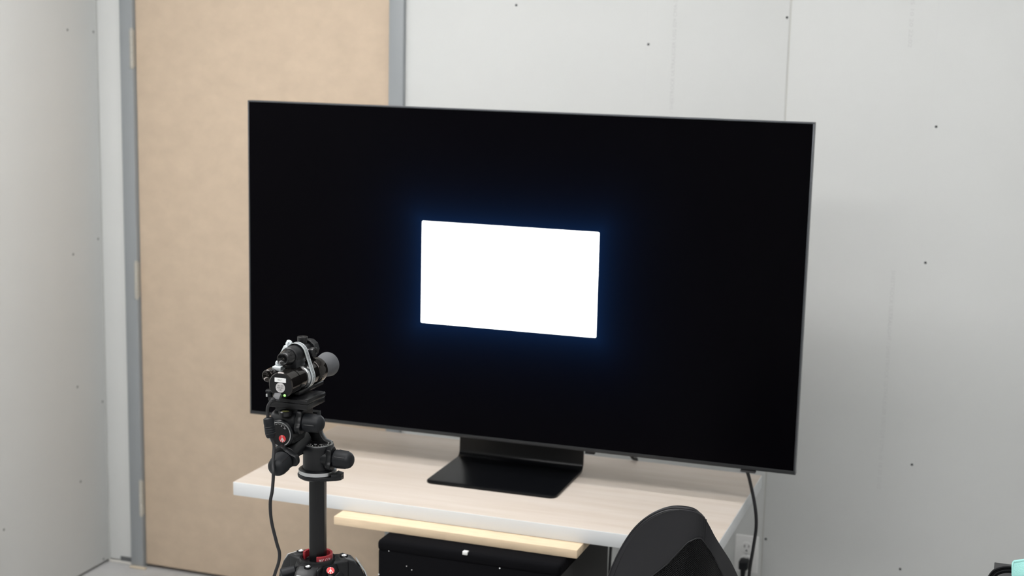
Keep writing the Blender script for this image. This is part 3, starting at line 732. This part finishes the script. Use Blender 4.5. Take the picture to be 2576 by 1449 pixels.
b_.done('mesh_panel', mesh_mat(), back, label='black perforated mesh panel')
b_ = B()
b_.tube([pos(-interp(mL, h), h, .0010) for h in [.46-(.46-.052)*(k/40)**.8 for k in range(41)]]+[pos(interp(mR, h), h, .0010) for h in [.052+(.46-.052)*(k/40)**1.25 for k in range(41)]], .0014, n=6, sub=1)
b_.done('mesh_border', PIPING, back)
# stitched seams
b_ = B()
for s0_, ln in ((-.004, (.004, .052)), (.004, (.008, .054)), (.009, (.014, .060))):
    b_.tube([pos(s0_, ln[0]+(ln[1]-ln[0])*k/8, .0003) for k in range(9)], .0007, n=6, sub=1)
ed = [i/60*.205 for i in range(4, 61)]
b_.tube([pos(-s_+.004+.006*(s_/.2)**2, htop(-s_)+.0045, .0003) for s_ in ed if s_ > .05], .0008, n=6, sub=1)
b_.done('stitching', PIPING, back)
b_ = B(); b_.tube([pos(-s_*1.0, htop(-s_)+.001, -.004) for s_ in ed], .0022, n=8, sub=1); b_.done('edge_piping', LEATHER, back)
# seat, spine, gas lift, star base
fdir = Vector((-.69, .72, 0)).normalized(); sdir = Vector((fdir.y, -fdir.x, 0))
RM = Matrix((sdir, fdir, Z)).transposed().to_4x4()
q = B(); q.box(-.23, .23, -.20, .22, .42, .49, bev=.03, seg=4, m=RM); q.done('seat', LEATHER, chair)
q = B(); q.box(-.10, .10, -.14, .12, .385, .425, bev=.01, m=RM); q.done('seat_mechanism', BLK, chair)
bc = pos(0, .40, -TH_-.004); q = B(); q.tube([RM @ Vector((0, -.05, .40)), RM @ Vector((0, -.16, .395)), RM @ Vector((0, -.19, .42)), bc+Vector((0, 0, .02))], .016, n=12); q.done('back_support', BLK, chair)
q = B(); q.cyl((0, 0, .10), (0, 0, .26), .026, n=20); q.cyl((0, 0, .26), (0, 0, .39), .015, n=16); q.done('gas_lift', BLKM, chair)
for k in range(5):
    a = math.radians(36+72*k); d = Vector((math.cos(a), math.sin(a), 0)); s_ = Vector((-d.y, d.x, 0)); Rk = Matrix((d, s_, Z)).transposed().to_4x4()
    q = B(); q.poly([Rk @ Vector(p_) for p_ in ((.015, -.020, .085), (.27, -.013, .068), (.285, 0, .066), (.27, .013, .068), (.015, .020, .085))], (0, 0, .03)); arm = q.done('base_arm', BLK, chair, bev=.004)
    q = B(); q.cyl(Rk @ Vector((.265, -.022, .0255)), Rk @ Vector((.265, -.006, .0255)), .025, n=20, ch=.003); q.cyl(Rk @ Vector((.265, .006, .0255)), Rk @ Vector((.265, .022, .0255)), .025, n=20, ch=.003); q.cyl(Rk @ Vector((.265, 0, .03)), Rk @ Vector((.265, 0, .072)), .006, n=10); q.done('caster', BLKR, chair)

# ------------------------------------------------------------------ side table with things, lower right
TZ = .850
tb = thing('side_table', 'dark grey side table top at the lower right corner', 'table', (3.19, -1.52, 0))
q = B(); q.box(-.2687, .27, -.24, .242, TZ-.022, TZ, bev=.0012); q.done('table_top', GREYB, tb)
for sx in (-1, 1):
    for sy in (-1, 1):
        q = B(); q.box(sx*.24-.015, sx*.24+.015, sy*.21-.015, sy*.21+.015, 0, TZ-.022, bev=.002); q.done('leg', TABLEM, tb)
cc = thing('cable_coil', 'loop of black braided cable on the dark grey table corner', 'cable', (2.97, -1.45, TZ))
CP = [(2.955, -1.51, .8530), (2.924, -1.485, .8545), (2.9085, -1.45, .8610), (2.9130, -1.425, .8700), (2.9203, -1.42, .8815), (2.931, -1.42, .8885), (2.9414, -1.42, .8920), (2.955, -1.42, .8930), (2.985, -1.42, .8890), (3.02, -1.415, .872), (3.05, -1.40, .8530)]
for k in range(4):
    P = []
    for i, (x, y, z) in enumerate(CP):
        a_ = Vector(CP[max(0, i-1)]); c_ = Vector(CP[min(len(CP)-1, i+1)]); t = (c_-a_).normalized()
        nrm = Vector((t.z, 0, -t.x)).normalized() if 3 <= i <= 8 else Vector((.8, .3, 0))
        p_ = Vector((x, y, z))+nrm*k*.0034+Vector((0, (.0012 if k % 2 else -.0012), 0))
        p_.z = max(p_.z, TZ+.0021); P.append(p_-Vector((2.97, -1.45, TZ)))
    B().tube(P, .0020, n=8, sub=6).done('strand', BRAID, cc)
for k in range(3):
    B().tube([(-.030, -.018+k*.004, .0022), (-.036+k*.003, -.012, .012-k*.002), (-.026+k*.003, .0, .0265-k*.0034), (-.010, .004, .0360-k*.0034), (.012, .016, .0400-k*.003), (.04, .026, .022), (.07, .040, .0022)], .0019, n=8, sub=6).done('strand', BRAID, cc)
# turquoise cloth: folded pad draped over the coil
cl = B(); bm = cl.bm; N1, N2 = 40, 28
cloth = thing('microfibre_cloth', 'turquoise microfibre cloth at the right edge', 'cloth', (3.03, -1.455, TZ))
XL = [(0, -.0790), (.10, -.0790), (.40, -.0775), (.50, -.0735), (.62, -.062), (.78, -.045), (1, -.028)]
def cloth_pt(i, j, off):
    u = i/(N1-1); v = j/(N2-1)
    zt = .0665+.050*u-.015*u*u
    z = zt*(1-v)+.0015*v; x0 = interp(XL, v); x = x0+(.115-x0)*u
    if v < .12 and u < .08: x += .002*(1-v/.12)*(1-u/.08)
    y = -.010*math.sin(PI*min(1, v*1.6))*min(1, u*6)+.006*math.sin(u*9+v*3)*u-.014*v
    thick = .007
    return Vector((x, y+off*thick, z-(.006*off if v < .01 else 0)))
F = [[bm.verts.new(cloth_pt(i, j, 0)) for j in range(N2)] for i in range(N1)]
K = [[bm.verts.new(cloth_pt(i, j, 1)) for j in range(N2)] for i in range(N1)]
for G in (F, K):
    for i in range(N1-1):
        for j in range(N2-1): bm.faces.new((G[i][j], G[i+1][j], G[i+1][j+1], G[i][j+1]))
def bord(G): return [G[i][0] for i in range(N1)]+[G[-1][j] for j in range(1, N2)]+[G[i][-1] for i in range(N1-2, -1, -1)]+[G[0][j] for j in range(N2-2, 0, -1)]
cl.bridge(bord(F), bord(K)); cl.done('cloth', TEAL, cloth, ang=60)
q = B(); q.tube([cloth_pt(i, 0, 0)+Vector((.002, .001, -.0010)) for i in range(0, N1, 3)], .0028, n=10, sub=2); q.done('hem', TEAL, cloth)
q = B(); q.tube([cloth_pt(0, j, 0)+Vector((.0022, .001, 0)) for j in range(0, N2, 3)], .0022, n=10, sub=2); q.done('hem', TEAL, cloth)
